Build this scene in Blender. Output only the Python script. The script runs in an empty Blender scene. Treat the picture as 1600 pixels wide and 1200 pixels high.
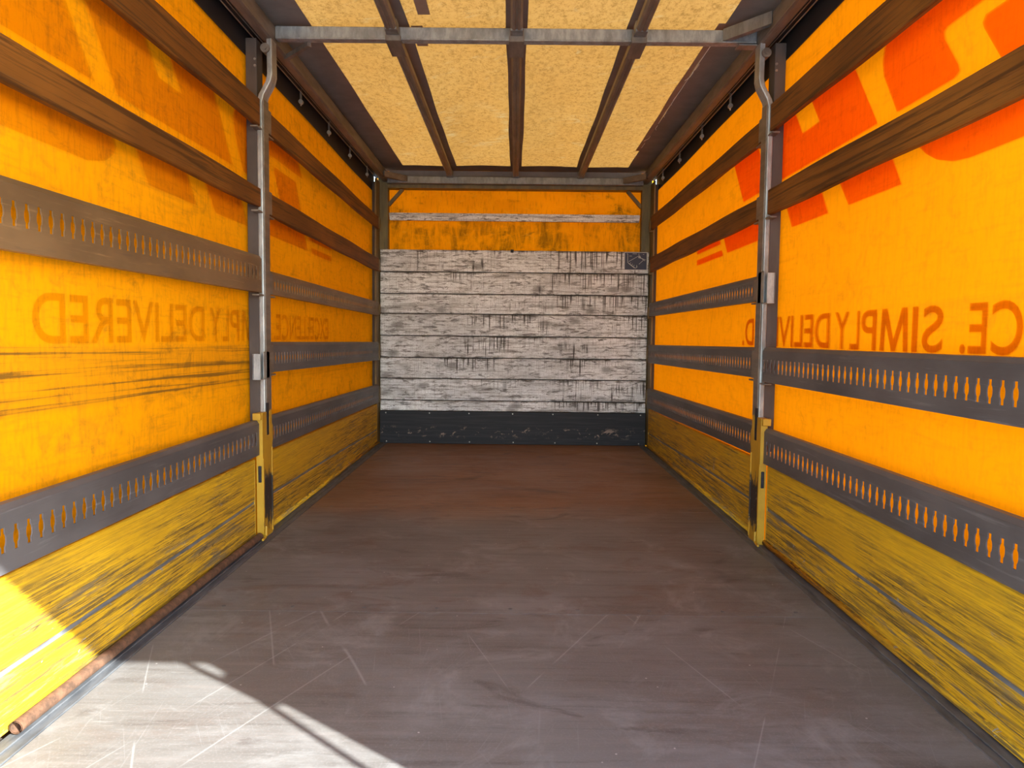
import bpy, bmesh, math, random
from mathutils import Vector, Matrix
random.seed(7)
scene = bpy.context.scene
col = scene.collection
PI = math.pi

# ------------------------------------------------------------------ camera
cd = bpy.data.cameras.new('camera')
cam = bpy.data.objects.new('camera', cd)
col.objects.link(cam)
scene.camera = cam
cd.sensor_width = 36.0
cd.sensor_fit = 'HORIZONTAL'
cd.lens = 1149.09 / 1600 * 36.0
cd.clip_start = 0.05
yaw, pitch, roll = 0.0029, 0.0650, 0.0108
fw = Vector((-math.sin(yaw) * math.cos(pitch), math.cos(yaw) * math.cos(pitch), -math.sin(pitch)))
rt = Vector((math.cos(yaw), math.sin(yaw), 0))
up = rt.cross(fw)
r2 = rt * math.cos(roll) + up * math.sin(roll)
u2 = -rt * math.sin(roll) + up * math.cos(roll)
cam.matrix_world = Matrix(((r2.x, u2.x, -fw.x, 0.0103), (r2.y, u2.y, -fw.y, 0.0), (r2.z, u2.z, -fw.z, 1.0027), (0, 0, 0, 1)))

# ------------------------------------------------------------------ sky, sun, exposure
SUN_DIR = Vector((-1.283, 1.0, -0.957)).normalized()      # from over the photographer's right shoulder
sun_el = math.asin(-SUN_DIR.z)
world = bpy.data.worlds.new('sky')
scene.world = world
world.use_nodes = True
wt = world.node_tree
bgn = wt.nodes['Background']
sky = wt.nodes.new('ShaderNodeTexSky')
sky.sky_type = 'NISHITA'
sky.sun_disc = False
sky.sun_elevation = sun_el
sky.sun_rotation = math.atan2(-SUN_DIR.x, -SUN_DIR.y)
sky.air_density = 1.0
sky.dust_density = 0.4
wt.links.new(sky.outputs[0], bgn.inputs[0])
bgn.inputs[1].default_value = 1.7
sl = bpy.data.lights.new('sun', 'SUN')
sl.energy = 29.0
sl.angle = math.radians(0.45)
sl.color = (0.93, 1.0, 0.99)
sun = bpy.data.objects.new('sun', sl)
sun.rotation_euler = SUN_DIR.to_track_quat('-Z', 'Y').to_euler()
sun.location = (6, -5, 6)
col.objects.link(sun)
scene.view_settings.view_transform = 'Standard'
scene.view_settings.look = 'None'
scene.view_settings.gamma = 1.0
scene.view_settings.use_curve_mapping = False
scene.view_settings.exposure = 0.0

# ------------------------------------------------------------------ material helpers
class T:
    def __init__(s, name):
        s.m = bpy.data.materials.new(name); s.m.use_nodes = True
        s.t = s.m.node_tree; s.t.nodes.clear()
        s.out = s.n('ShaderNodeOutputMaterial')
        s.pos = s.n('ShaderNodeNewGeometry').outputs['Position']
    def n(s, k): return s.t.nodes.new(k)
    def put(s, sock, v):
        if hasattr(v, 'is_output') or isinstance(v, bpy.types.NodeSocket): s.t.links.new(v, sock)
        elif isinstance(v, (tuple, list)):
            sock.default_value = tuple(v) + ((1.0,) if len(v) == 3 and len(sock.default_value) == 4 else ())
        else: sock.default_value = v
    def map(s, sc, off=(0, 0, 0), rot=(0, 0, 0), vec=None):
        q = s.n('ShaderNodeMapping'); s.put(q.inputs['Vector'], vec or s.pos)
        q.inputs['Scale'].default_value = sc; q.inputs['Location'].default_value = off; q.inputs['Rotation'].default_value = rot
        return q.outputs[0]
    def noise(s, sc, detail=4, rough=0.55, dist=0.0, off=(0, 0, 0), rot=(0, 0, 0), vec=None):
        if any(rot): vec = s.map((1, 1, 1), (0, 0, 0), rot, vec)
        q = s.n('ShaderNodeTexNoise'); s.put(q.inputs['Vector'], s.map(sc, off, (0, 0, 0), vec))
        q.inputs['Scale'].default_value = 1; q.inputs['Detail'].default_value = detail
        q.inputs['Roughness'].default_value = rough; q.inputs['Distortion'].default_value = dist
        return q.outputs[0]
    def vor(s, sc, off=(0, 0, 0), feat='F1'):
        q = s.n('ShaderNodeTexVoronoi'); q.feature = feat
        s.put(q.inputs['Vector'], s.map(sc, off)); q.inputs['Scale'].default_value = 1
        return q.outputs['Distance']
    def step(s, v, a, b, lo=0.0, hi=1.0, smooth=True):
        q = s.n('ShaderNodeMapRange'); q.interpolation_type = 'SMOOTHSTEP' if smooth else 'LINEAR'
        s.put(q.inputs[0], v)
        for i, x in zip((1, 2, 3, 4), (a, b, lo, hi)): q.inputs[i].default_value = x
        return q.outputs[0]
    def math(s, op, a, b=0.0, clamp=False):
        q = s.n('ShaderNodeMath'); q.operation = op; q.use_clamp = clamp
        s.put(q.inputs[0], a); s.put(q.inputs[1], b); return q.outputs[0]
    def mul(s, a, b): return s.math('MULTIPLY', a, b)
    def add(s, a, b): return s.math('ADD', a, b, True)
    def line(s, v, c, wdt):     # thin contour lines of a noise
        return s.step(s.math('ABSOLUTE', s.math('SUBTRACT', v, c)), 0.0, wdt, 1.0, 0.0)
    def xyz(s):
        q = s.n('ShaderNodeSeparateXYZ'); s.put(q.inputs[0], s.pos); return q.outputs
    def band(s, v, a, b, soft):
        return s.mul(s.step(v, a - soft, a + soft), s.step(v, b - soft, b + soft, 1.0, 0.0))
    def mix(s, f, a, b, mode='MIX'):
        q = s.n('ShaderNodeMix'); q.data_type = 'RGBA'; q.blend_type = mode; q.clamp_factor = True
        s.put(q.inputs[0], f); s.put(q.inputs[6], a); s.put(q.inputs[7], b); return q.outputs[2]
    def bump(s, h, strength=0.3, dist=0.004):
        q = s.n('ShaderNodeBump'); q.inputs['Strength'].default_value = strength; q.inputs['Distance'].default_value = dist
        s.put(q.inputs['Height'], h); return q.outputs[0]
    def pbr(s, c, rough=0.6, metal=0.0, normal=None, spec=0.5):
        b = s.n('ShaderNodeBsdfPrincipled')
        s.put(b.inputs['Base Color'], c); s.put(b.inputs['Roughness'], rough); s.put(b.inputs['Metallic'], metal)
        s.put(b.inputs['Specular IOR Level'], spec)
        if normal is not None: s.put(b.inputs['Normal'], normal)
        s.t.links.new(b.outputs[0], s.out.inputs[0]); return s.m
    def sheet(s, refl, trans, fac):     # thin cloth: diffuse in front, light let through
        d = s.n('ShaderNodeBsdfDiffuse'); s.put(d.inputs[0], refl)
        t = s.n('ShaderNodeBsdfTranslucent'); s.put(t.inputs[0], trans)
        m = s.n('ShaderNodeMixShader'); s.put(m.inputs[0], fac)
        s.t.links.new(d.outputs[0], m.inputs[1]); s.t.links.new(t.outputs[0], m.inputs[2])
        s.t.links.new(m.outputs[0], s.out.inputs[0]); return s.m

def mat_floor():
    t = T('brown_plywood_floor')
    X, Y, Z = t.xyz()
    big = t.noise((0.9, 0.9, 1), 3, 0.6)
    grain = t.noise((1.6, 26, 1), 5, 0.7, 0.3)
    grain2 = t.noise((7, 110, 1), 4, 0.7)
    # reddish colour towards the front wall paints in orange curtain light, dusty scuffed sheets by the door
    used_vs_warmlit = t.step(t.math('ADD', Y, t.mul(t.math('SUBTRACT', big, 0.5), 0.9)), 3.7, 4.45, 1.0, 0.0)
    near = t.step(Y, 2.598, 2.606, 1.0, 0.0)
    c = t.mix(t.step(big, 0.35, 0.65), (0.122, 0.108, 0.098), (0.146, 0.138, 0.130))
    c = t.mix(used_vs_warmlit, t.mix(t.step(big, 0.35, 0.7), (0.190, 0.096, 0.046), (0.240, 0.130, 0.064)), c)
    c = t.mix(t.mul(t.step(grain, 0.5, 0.72), 0.35), c, (0.21, 0.18, 0.165))
    c = t.mix(t.mul(t.step(grain, 0.5, 0.28), 0.45), c, (0.045, 0.032, 0.027))
    c = t.mix(t.mul(t.mul(t.step(grain2, 0.58, 0.72), t.step(dust0(t), 0.42, 0.62)), t.mul(used_vs_warmlit, 0.5)), c, (0.30, 0.275, 0.262))
    dust = t.noise((1.7, 2.6, 1), 6, 0.72, 0.6, (3, 1, 0))
    c = t.mix(t.mul(t.mul(t.step(dust, 0.46, 0.68), used_vs_warmlit), 0.45), c, (0.235, 0.222, 0.214))
    red = t.noise((3.1, 6.5, 1), 5, 0.7, 0.5, (6, 9, 0))
    c = t.mix(t.mul(t.mul(t.step(red, 0.52, 0.66), t.step(Y, 2.2, 2.8, 0.35, 1.0)), 0.55), c, (0.105, 0.062, 0.045))
    bl = t.noise((3.4, 3.4, 1), 6, 0.72, 0.7, (15, 2, 0))
    c = t.mix(t.mul(t.mul(t.step(bl, 0.50, 0.68), used_vs_warmlit), 0.40), c, (0.26, 0.255, 0.245))
    for i, (fx, rot, lo) in enumerate(((150, 0.35, 0.66), (170, -0.5, 0.66), (120, 0.06, 0.67), (190, 0.8, 0.68), (140, -0.15, 0.67), (200, 1.25, 0.69))):
        v = t.noise((fx, 2.2, 1), 2.5, 0.55, 0.0, (i * 7.3, i * 3.1, 0), (0, 0, rot))
        br = t.step(t.noise((2.4, 2.4, 1), 3, 0.55, 0, (i * 5, 2, 0)), 0.45, 0.6)
        c = t.mix(t.mul(t.mul(t.step(v, lo - 0.04, lo + 0.05), br), t.add(t.mul(near, 0.24), 0.08)), c, (0.22, 0.22, 0.215))
    for i, (rot, cc) in enumerate(((0.42, 0.50), (-0.33, 0.46), (0.95, 0.53))):     # a few long drag scratches
        v = t.noise((2.3, 0.10, 1), 1.0, 0.3, 0.0, (i * 9.3, i * 4.1, 0), (0, 0, rot))
        br = t.step(t.noise((2, 2, 1), 2, 0.5, 0, (i * 5, 8, 0)), 0.5, 0.56)
        c = t.mix(t.mul(t.mul(t.line(v, cc, 0.0035), br), t.add(t.mul(near, 0.4), 0.05)), c, (0.30, 0.295, 0.285))
    stain = t.noise((2.2, 5, 1), 4, 0.6, 1.0, (11, 4, 0))
    c = t.mix(t.mul(t.step(stain, 0.60, 0.70), 0.5), c, (0.05, 0.036, 0.032))
    fleck = t.vor((13, 13, 1), (2, 5, 0))
    c = t.mix(t.mul(t.step(fleck, 0.025, 0.045, 1, 0), 0.7), c, (0.5, 0.47, 0.44))
    fine = t.noise((140, 140, 1), 3, 0.7)
    c = t.mix(t.mul(t.step(fine, 0.5, 0.7), 0.25), c, (0.25, 0.235, 0.225))
    return t.pbr(c, t.step(dust, 0.3, 0.8, 0.45, 0.7), 0, t.bump(t.math('ADD', grain, t.mul(dust, 0.5)), 0.12, 0.003), 0.4)
def dust0(t): return t.noise((2.5, 4, 1), 4, 0.65, 0.3, (1, 6, 0))

def mat_yellow_wood():
    t = T('weathered_yellow_paint_on_boards')
    X, Y, Z = t.xyz()
    g = t.noise((1, 2.4, 105), 6, 0.78, 0.15)
    g2 = t.noise((1, 3.0, 150), 5, 0.8, 0.1)
    g3 = t.noise((1, 5, 240), 3, 0.8, 0.0, (2, 1, 1))
    ww = t.noise((1, 1.6, 5), 5, 0.68, 0.4, (3, 3, 3))
    wear = t.math('ADD', ww, t.step(Z, 0.14, 0.37, 0.12, -0.10, False))
    c = t.mix(t.step(ww, 0.3, 0.7), (0.56, 0.315, 0.008), (0.68, 0.40, 0.012))
    c = t.mix(t.mul(t.step(g3, 0.46, 0.60), t.step(wear, 0.30, 0.6, 0.40, 0.65)), c, (0.31, 0.18, 0.012))
    c = t.mix(t.mul(t.step(g2, 0.49, 0.58), t.step(wear, 0.30, 0.62, 0.30, 0.8)), c, (0.20, 0.125, 0.022))
    crack = t.mul(t.step(g, 0.52, 0.58), t.step(wear, 0.34, 0.58, 0.12, 1.0))
    c = t.mix(t.mul(crack, 0.8), c, (0.070, 0.050, 0.026))
    bare = t.mul(t.step(t.noise((1, 2.2, 30), 5, 0.78, 0.3, (9, 1, 2)), 0.53, 0.60), t.step(wear, 0.47, 0.64))
    c = t.mix(t.mul(bare, 0.7), c, (0.135, 0.115, 0.085))
    cr = t.line(t.noise((1, 0.7, 9), 3, 0.5, 0.2, (0, 7, 1)), 0.5, 0.0035)
    c = t.mix(t.mul(cr, t.step(wear, 0.45, 0.6, 0.1, 0.85)), c, (0.045, 0.03, 0.015))
    chip = t.noise((1, 12, 20), 5, 0.75, 0.5, (4, 4, 1))
    c = t.mix(t.mul(t.step(chip, 0.64, 0.68), t.step(wear, 0.48, 0.58)), c, (0.27, 0.275, 0.285))
    return t.pbr(c, 0.62, 0, t.bump(t.math('SUBTRACT', 1.0, t.math('ADD', crack, t.mul(g2, 0.5))), 0.45, 0.004), 0.3)

def mat_white_wood(name='dirty_whitewashed_planks', drips=True):
    t = T(name)
    oi = t.n('ShaderNodeObjectInfo').outputs['Random']
    tc = t.n('ShaderNodeTexCoord').outputs['Generated']
    gz = t.n('ShaderNodeSeparateXYZ'); t.put(gz.inputs[0], tc); GZ = gz.outputs[2]
    cv = t.n('ShaderNodeCombineXYZ'); t.put(cv.inputs[0], t.mul(oi, 37.0)); t.put(cv.inputs[2], t.mul(oi, 11.0))
    va = t.n('ShaderNodeVectorMath'); va.operation = 'ADD'; t.put(va.inputs[0], t.pos); t.put(va.inputs[1], cv.outputs[0])
    P = va.outputs[0]
    X, Y, Z = t.xyz()
    g = t.noise((2.6, 1, 75), 6, 0.75, 0.3, vec=P)
    b = t.noise((1.5, 1, 3), 5, 0.65)
    c = t.mix(t.step(b, 0.35, 0.65), (0.66, 0.67, 0.69), (0.90, 0.91, 0.93))
    c = t.mix(t.mul(t.step(g, 0.49, 0.62), 0.6), c, (0.22, 0.20, 0.19))
    sp = t.noise((9, 1, 40), 6, 0.78, 0.6, (2, 0, 5), vec=P)
    c = t.mix(t.mul(t.step(sp, 0.51, 0.60), 0.8), c, (0.085, 0.072, 0.065))
    kn = t.vor((3.2, 1, 6), (1, 0, 2))
    c = t.mix(t.mul(t.step(t.math('ADD', kn, t.mul(t.math('SUBTRACT', sp, 0.5), 0.7)), 0.08, 0.25, 1, 0), 0.65), c, (0.10, 0.088, 0.08))
    fine = t.noise((110, 1, 150), 4, 0.78)
    c = t.mix(t.mul(t.step(fine, 0.50, 0.64), 0.5), c, (0.22, 0.21, 0.205))
    sm = t.noise((1.8, 1, 16), 5, 0.65, 0.4, (7, 0, 8), vec=P)
    c = t.mix(t.mul(t.step(sm, 0.52, 0.68), 0.55), c, (0.15, 0.13, 0.12))
    vl = t.noise((150, 1, 4), 3, 0.7, 0, (0, 0, 4), vec=P)
    c = t.mix(t.mul(t.step(vl, 0.52, 0.66), 0.3), c, (0.15, 0.13, 0.12))
    if not drips: return t.pbr(c, 0.7, 0, None, 0.3)
    # run-down drips starting at the upper joint, more of them to the right
    dr = t.noise((95, 1, 0.6), 2, 0.6, 0.0, (0, 0, 3), vec=P)
    ln = t.noise((28, 1, 0.3), 2, 0.6, 0.0, (3, 0, 9), vec=P)
    rm = t.step(t.math('ADD', t.noise((1.2, 1, 2.4), 3, 0.6, 0, (4, 0, 1)), t.mul(X, 0.10)), 0.47, 0.60)
    reach = t.step(t.math('ADD', GZ, t.mul(t.math('SUBTRACT', ln, 0.5), 3.0)), 0.25, 0.6)
    c = t.mix(t.mul(t.mul(t.mul(t.step(dr, 0.53, 0.58), rm), reach), 0.9), c, (0.035, 0.028, 0.025))
    grime = t.step(t.math('ADD', GZ, t.mul(t.math('SUBTRACT', sp, 0.5), 0.5)), 0.88, 1.0)
    c = t.mix(t.mul(t.mul(grime, t.add(rm, 0.25)), 0.85), c, (0.04, 0.033, 0.028))
    return t.pbr(c, 0.7, 0, t.bump(t.math('SUBTRACT', 1, g), 0.3, 0.003), 0.3)

def mat_kick():
    t = T('black_kick_plate_paint')
    g = t.noise((3, 1, 60), 4, 0.6)
    c = t.mix(t.step(g, 0.4, 0.7), (0.012, 0.012, 0.016), (0.022, 0.022, 0.028))
    X, Y, Z = t.xyz()
    ch = t.noise((9, 1, 13), 6, 0.8, 0.5)
    c = t.mix(t.mul(t.mul(t.step(ch, 0.57, 0.61), t.band(Z, 0.07, 0.15, 0.025)), 0.9), c, (0.27, 0.19, 0.15))
    sc = t.noise((3, 1, 120), 3, 0.7, 0, (5, 0, 0))
    c = t.mix(t.mul(t.step(sc, 0.68, 0.8), 0.4), c, (0.14, 0.13, 0.13))
    return t.pbr(c, 0.6, 0, None, 0.3)

def curtain_dirt(t, streaks):
    X, Y, Z = t.xyz()
    sc = t.noise((1, 9, 9), 6, 0.75, 0.6)
    d = t.mul(t.step(sc, 0.50, 0.68), 0.30)
    smear = t.noise((1, 1.3, 16), 5, 0.7, 0.5, (2, 2, 2))
    d = t.add(d, t.mul(t.step(smear, 0.54, 0.72), 0.22))
    blot = t.noise((1, 3, 6), 5, 0.7, 0.8, (6, 1, 2))
    d = t.add(d, t.mul(t.step(blot, 0.58, 0.75), 0.28))
    wv = t.noise((1, 75, 11), 4, 0.75)
    d = t.add(d, t.mul(t.step(wv, 0.46, 0.66), 0.20))
    wh = t.noise((1, 6, 60), 4, 0.75, 0, (5, 5, 5))
    d = t.add(d, t.mul(t.step(wh, 0.52, 0.68), 0.16))
    if streaks:
        tilt = t.math('ADD', Z, t.mul(Y, 0.012))
        mk = t.mul(t.band(tilt, 0.80, 0.985, 0.012), t.step(Y, 3.3, 4.2, 1.0, 0.25))
        cv = t.n('ShaderNodeCombineXYZ'); t.put(cv.inputs[1], Y); t.put(cv.inputs[2], tilt)
        st = t.noise((1, 0.5, 46), 4, 0.65, 0.25, (1, 0, 3), vec=cv.outputs[0])
        d = t.add(d, t.mul(t.mul(t.step(st, 0.50, 0.64), mk), 0.8))
        d = t.add(d, t.mul(mk, 0.18))
        low = t.noise((1, 4, 5), 6, 0.75, 0.8, (8, 3, 2))
        d = t.add(d, t.mul(t.mul(t.step(low, 0.5, 0.72), t.step(Z, 0.55, 1.0, 1.0, 0.0)), 0.35))
    return d

def mat_curtain(name, streaks):
    t = T(name)
    d = curtain_dirt(t, streaks)
    if not streaks: d = t.mul(d, 0.6)
    v = t.noise((1, 1.2, 1.8), 4, 0.6, 0.3)
    r = t.mix(t.step(v, 0.3, 0.7), (0.77, 0.295, 0.002), (0.85, 0.335, 0.003))
    r = t.mix(t.mul(d, 0.9), r, (0.10, 0.06, 0.015))
    tr = t.mix(t.mul(d, 0.6), (1.0, 0.245, 0.001), (0.30, 0.065, 0.002))
    return t.sheet(r, tr, 0.050)

def mat_plain(name, c1, c2, rough=0.6, metal=0.0, sc=(8, 8, 8), spec=0.5):
    t = T(name)
    v = t.noise(sc, 5, 0.65)
    return t.pbr(t.mix(t.step(v, 0.3, 0.7), c1, c2), rough, metal, None, spec)

def mat_ink(name, c):
    t = T(name)
    b = t.n('ShaderNodeBsdfTransparent'); b.inputs[0].default_value = (*c, 1)
    t.t.links.new(b.outputs[0], t.out.inputs[0]); return t.m

def mat_slat_wood():
    t = T('old_brown_wood_slat')
    g = t.noise((30, 0.9, 42), 6, 0.7, 0.6)
    b = t.noise((1, 2, 4), 3, 0.5)
    c = t.mix(t.step(b, 0.3, 0.7), (0.120, 0.041, 0.0045), (0.200, 0.073, 0.0085))
    c = t.mix(t.mul(t.step(g, 0.50, 0.60), 0.75), c, (0.034, 0.012, 0.002))
    s = t.noise((20, 2, 90), 3, 0.6, 0, (3, 1, 4))
    c = t.mix(t.mul(t.step(s, 0.66, 0.76), 0.3), c, (0.30, 0.19, 0.10))
    g4 = t.noise((60, 2.5, 130), 4, 0.75, 0.2, (1, 1, 1))
    c = t.mix(t.mul(t.step(g4, 0.5, 0.62), 0.5), c, (0.056, 0.020, 0.003))
    return t.pbr(c, 0.65, 0, t.bump(g, 0.3, 0.003), 0.3)

def mat_steel_slat(name='dull_perforated_steel', tint=(1, 1, 1)):
    t = T(name)
    K = lambda c: tuple(a * b for a, b in zip(c, tint))
    g = t.noise((10, 2.5, 55), 5, 0.7)
    b = t.noise((3, 2, 5), 4, 0.6)
    c = t.mix(t.step(b, 0.3, 0.7), K((0.072, 0.066, 0.066)), K((0.122, 0.113, 0.113)))
    c = t.mix(t.mul(t.step(g, 0.56, 0.72), 0.5), c, K((0.24, 0.23, 0.23)))
    c = t.mix(t.mul(t.step(g, 0.42, 0.3), 0.4), c, (0.07, 0.055, 0.05))
    return t.pbr(c, 0.5, 0.25, None, 0.5)

def mat_galv(name='galvanised_steel', k=1.0):
    t = T(name)
    b = t.noise((26, 26, 9), 5, 0.7)
    d = t.noise((3, 3, 3), 4, 0.6, 0, (4, 2, 1))
    c = t.mix(t.step(b, 0.35, 0.65), (0.24 * k, 0.25 * k, 0.245 * k), (0.40 * k, 0.41 * k, 0.40 * k))
    c = t.mix(t.mul(t.step(d, 0.5, 0.72), 0.45), c, (0.12, 0.09, 0.065))
    return t.pbr(c, 0.48, 0.45)

def mat_yellow_steel():
    t = T('chipped_yellow_steel')
    X, Y, Z = t.xyz()
    b = t.noise((9, 9, 9), 4, 0.6)
    c = t.mix(t.step(b, 0.3, 0.7), (0.38, 0.205, 0.008), (0.47, 0.26, 0.012))
    n = t.noise((30, 30, 9), 5, 0.75, 0.5)
    wob = t.mul(t.math('SUBTRACT', n, 0.5), 0.34)
    zz = t.math('ADD', Z, wob)
    yy = t.math('ADD', Y, t.mul(wob, 0.22))
    worn = t.mul(t.band(zz, 0.09, 0.315, 0.012), t.band(yy, 3.519, 3.640, 0.005))
    c = t.mix(worn, c, (0.022, 0.018, 0.016))
    ch = t.noise((70, 70, 40), 3, 0.7)
    c = t.mix(t.mul(t.mul(worn, t.step(ch, 0.62, 0.7)), 0.8), c, (0.35, 0.32, 0.28))
    c = t.mix(t.mul(t.step(n, 0.68, 0.72), 0.8), c, (0.05, 0.04, 0.03))
    return t.pbr(c, 0.5, 0)

def mat_roof():
    t = T('translucent_cream_roof_sheet')
    f = t.noise((42, 26, 1), 6, 0.85)
    b = t.noise((1.6, 1.2, 1), 5, 0.65, 0.6)
    s = t.noise((4, 14, 1), 4, 0.7, 1.2, (3, 0, 0), (0, 0, 0.5))
    # swirl left by rubbing under the sheet
    sub = t.n('ShaderNodeVectorMath'); sub.operation = 'SUBTRACT'; t.put(sub.inputs[0], t.pos); sub.inputs[1].default_value = (-0.28, 5.45, 2.5)
    ln = t.n('ShaderNodeVectorMath'); ln.operation = 'LENGTH'; t.put(ln.inputs[0], t.map((1, 0.42, 0), vec=sub.outputs[0]))
    rr = t.math('ADD', ln.outputs['Value'], t.mul(t.math('SUBTRACT', t.noise((3, 3, 1), 3, 0.5), 0.5), 0.06))
    ring = t.mul(t.mul(t.band(rr, 0.185, 0.235, 0.025), t.step(s, 0.45, 0.6)), 0.3)
    tr = t.mix(t.step(b, 0.3, 0.75), (0.92, 0.40, 0.070), (1.0, 0.47, 0.095))
    tr = t.mix(t.mul(t.step(f, 0.44, 0.64), 0.75), tr, (0.50, 0.22, 0.042))
    tr = t.mix(t.add(t.mul(t.step(s, 0.58, 0.7), 0.4), ring), tr, (1.0, 0.70, 0.27))
    rf = t.mix(t.mul(t.step(f, 0.44, 0.64), 0.75), (0.34, 0.24, 0.115), (0.15, 0.095, 0.038))
    rf = t.mix(t.add(t.mul(t.step(s, 0.58, 0.7), 0.4), ring), rf, (0.42, 0.33, 0.18))
    return t.sheet(rf, tr, 0.098)

def mat_rust():
    t = T('rusty_tube')
    b = t.noise((30, 30, 30), 5, 0.7)
    c = t.mix(t.step(b, 0.35, 0.65), (0.060, 0.030, 0.016), (0.145, 0.068, 0.036))
    return t.pbr(c, 0.75, 0.1)

def mat_back_yellow():
    t = T('sooty_yellow_front_sheet')
    c = t.mix(t.step(t.noise((2, 1, 3), 4, 0.6), 0.3, 0.7), (0.80, 0.36, 0.004), (0.92, 0.44, 0.006))
    X, Y, Z = t.xyz()
    dr = t.noise((9, 1, 2.0), 6, 0.75, 0.6, (1, 0, 2))
    bl = t.noise((2.6, 1, 5), 6, 0.75, 0.6, (8, 0, 3))
    low = t.step(Z, 2.04, 2.09, 0.07, -0.05)
    m = t.mul(t.step(dr, 0.40, 0.66), t.step(t.math('ADD', bl, low), 0.44, 0.62))
    c = t.mix(t.mul(m, 0.7), c, (0.07, 0.042, 0.012))
    c = t.mix(t.mul(t.step(bl, 0.60, 0.72), 0.6), c, (0.06, 0.04, 0.02))
    fn = t.noise((60, 1, 8), 4, 0.7)
    c = t.mix(t.mul(t.step(fn, 0.5, 0.7), 0.3), c, (0.22, 0.11, 0.01))
    wp = t.line(t.noise((3, 1, 5), 2, 0.5, 1.0, (4, 0, 4)), 0.5, 0.006)
    c = t.mix(t.mul(wp, 0.35), c, (0.85, 0.5, 0.06))
    return t.sheet(c, c, 0.30)

M = dict(floor=mat_floor(), ywood=mat_yellow_wood(), wwood=mat_white_wood(), wwood2=mat_white_wood('whitewashed_batten', False), kick=mat_kick(),
         curtL=mat_curtain('yellow_curtain_stained', True), curtR=mat_curtain('yellow_curtain', False),
         ink=mat_ink('red_logo_ink', (0.93, 0.26, 0.6)), ink2=mat_ink('dark_lettering_ink', (0.58, 0.28, 0.5)),
         ghost=mat_ink('faint_print_showing_through', (0.87, 0.82, 0.78)),
         ghostr=mat_ink('red_print_showing_through', (0.95, 0.62, 0.6)), ghostt=mat_ink('lettering_showing_through', (0.84, 0.64, 0.5)),
         swood=mat_slat_wood(), slat=mat_steel_slat(), slat_lit=mat_steel_slat('orange_lit_perforated_steel', (1.75, 1.15, 0.52)), galv=mat_galv('galvanised_steel', 0.92), galv2=mat_galv('dull_galvanised_steel', 0.58),  # second slat steel carries the curtain's orange light in its tint
         ysteel=mat_yellow_steel(), roof=mat_roof(), rust=mat_rust(), byel=mat_back_yellow(),
         band=mat_plain('dark_roof_band', (0.17, 0.138, 0.118), (0.22, 0.18, 0.155), 0.7, 0, (5, 5, 5), 0.3),
         skirt=mat_plain('black_skirt', (0.012, 0.011, 0.012), (0.022, 0.02, 0.021), 0.6, 0, (6, 3, 6), 0.3),
         rail=mat_plain('brown_grey_rail_steel', (0.12, 0.098, 0.078), (0.21, 0.175, 0.14), 0.5, 0.35, (20, 4, 20)),
         guard=mat_plain('dark_brown_guard', (0.055, 0.042, 0.036), (0.085, 0.066, 0.056), 0.65, 0, (9, 9, 3), 0.3),
         cpost=mat_plain('olive_brown_post_paint', (0.10, 0.075, 0.03), (0.19, 0.13, 0.04), 0.55, 0.1, (18, 18, 4)),
         strip=mat_plain('grey_floor_edge_metal', (0.07, 0.072, 0.078), (0.15, 0.152, 0.158), 0.5, 0.35, (30, 6, 10)),
         groove=mat_plain('bare_grey_joint', (0.09, 0.095, 0.105), (0.20, 0.205, 0.215), 0.55, 0.2, (10, 6, 40)),
         blue=mat_plain('navy_sticker', (0.008, 0.008, 0.036), (0.013, 0.013, 0.05), 0.4),
         white=mat_plain('white_print', (0.42, 0.40, 0.40), (0.6, 0.58, 0.56), 0.5),
         patch=mat_plain('brown_roof_patch', (0.25, 0.165, 0.12), (0.30, 0.20, 0.15), 0.7),
         ground=mat_plain('pale_grey_yard_concrete', (0.33, 0.345, 0.365), (0.42, 0.44, 0.465), 0.9, 0, (3, 3, 3)),
         strap=mat_plain('dark_strap', (0.04, 0.04, 0.042), (0.07, 0.07, 0.072), 0.8),
         steel=mat_plain('worn_hook_steel', (0.30, 0.28, 0.25), (0.45, 0.42, 0.38), 0.35, 0.7),
         thread=mat_plain('white_frayed_thread', (0.75, 0.72, 0.66), (0.85, 0.82, 0.76), 0.8))

# ------------------------------------------------------------------ geometry helpers
def obj(name, bm, m, parent=None, loc=None, smooth=False):
    me = bpy.data.meshes.new(name)
    bmesh.ops.recalc_face_normals(bm, faces=bm.faces[:])
    if loc is not None:
        bmesh.ops.translate(bm, verts=bm.verts[:], vec=-Vector(loc))
    if smooth:
        for f in bm.faces: f.smooth = True
    bm.to_mesh(me); bm.free()
    me.materials.append(M[m])
    o = bpy.data.objects.new(name, me)
    col.objects.link(o)
    if parent is not None:
        o.parent = parent
        base = parent_origin(parent)
        o.location = (Vector(loc) if loc is not None else Vector((0, 0, 0))) - base
    elif loc is not None: o.location = loc
    return o
def parent_origin(p):
    v = Vector(p.location)
    while p.parent: p = p.parent; v += Vector(p.location)
    return v
def tag(o, label, cat, group=None):
    o['label'] = label; o['category'] = cat
    if group: o['group'] = group
    return o
def struct(o, label=None, cat=None):
    o['kind'] = 'structure'
    if label: o['label'] = label
    if cat: o['category'] = cat
    return o
def thing(name, loc, label, cat, group=None):
    o = bpy.data.objects.new(name, None); o.location = loc; o.empty_display_size = 0.1
    col.objects.link(o); return tag(o, label, cat, group)
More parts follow.
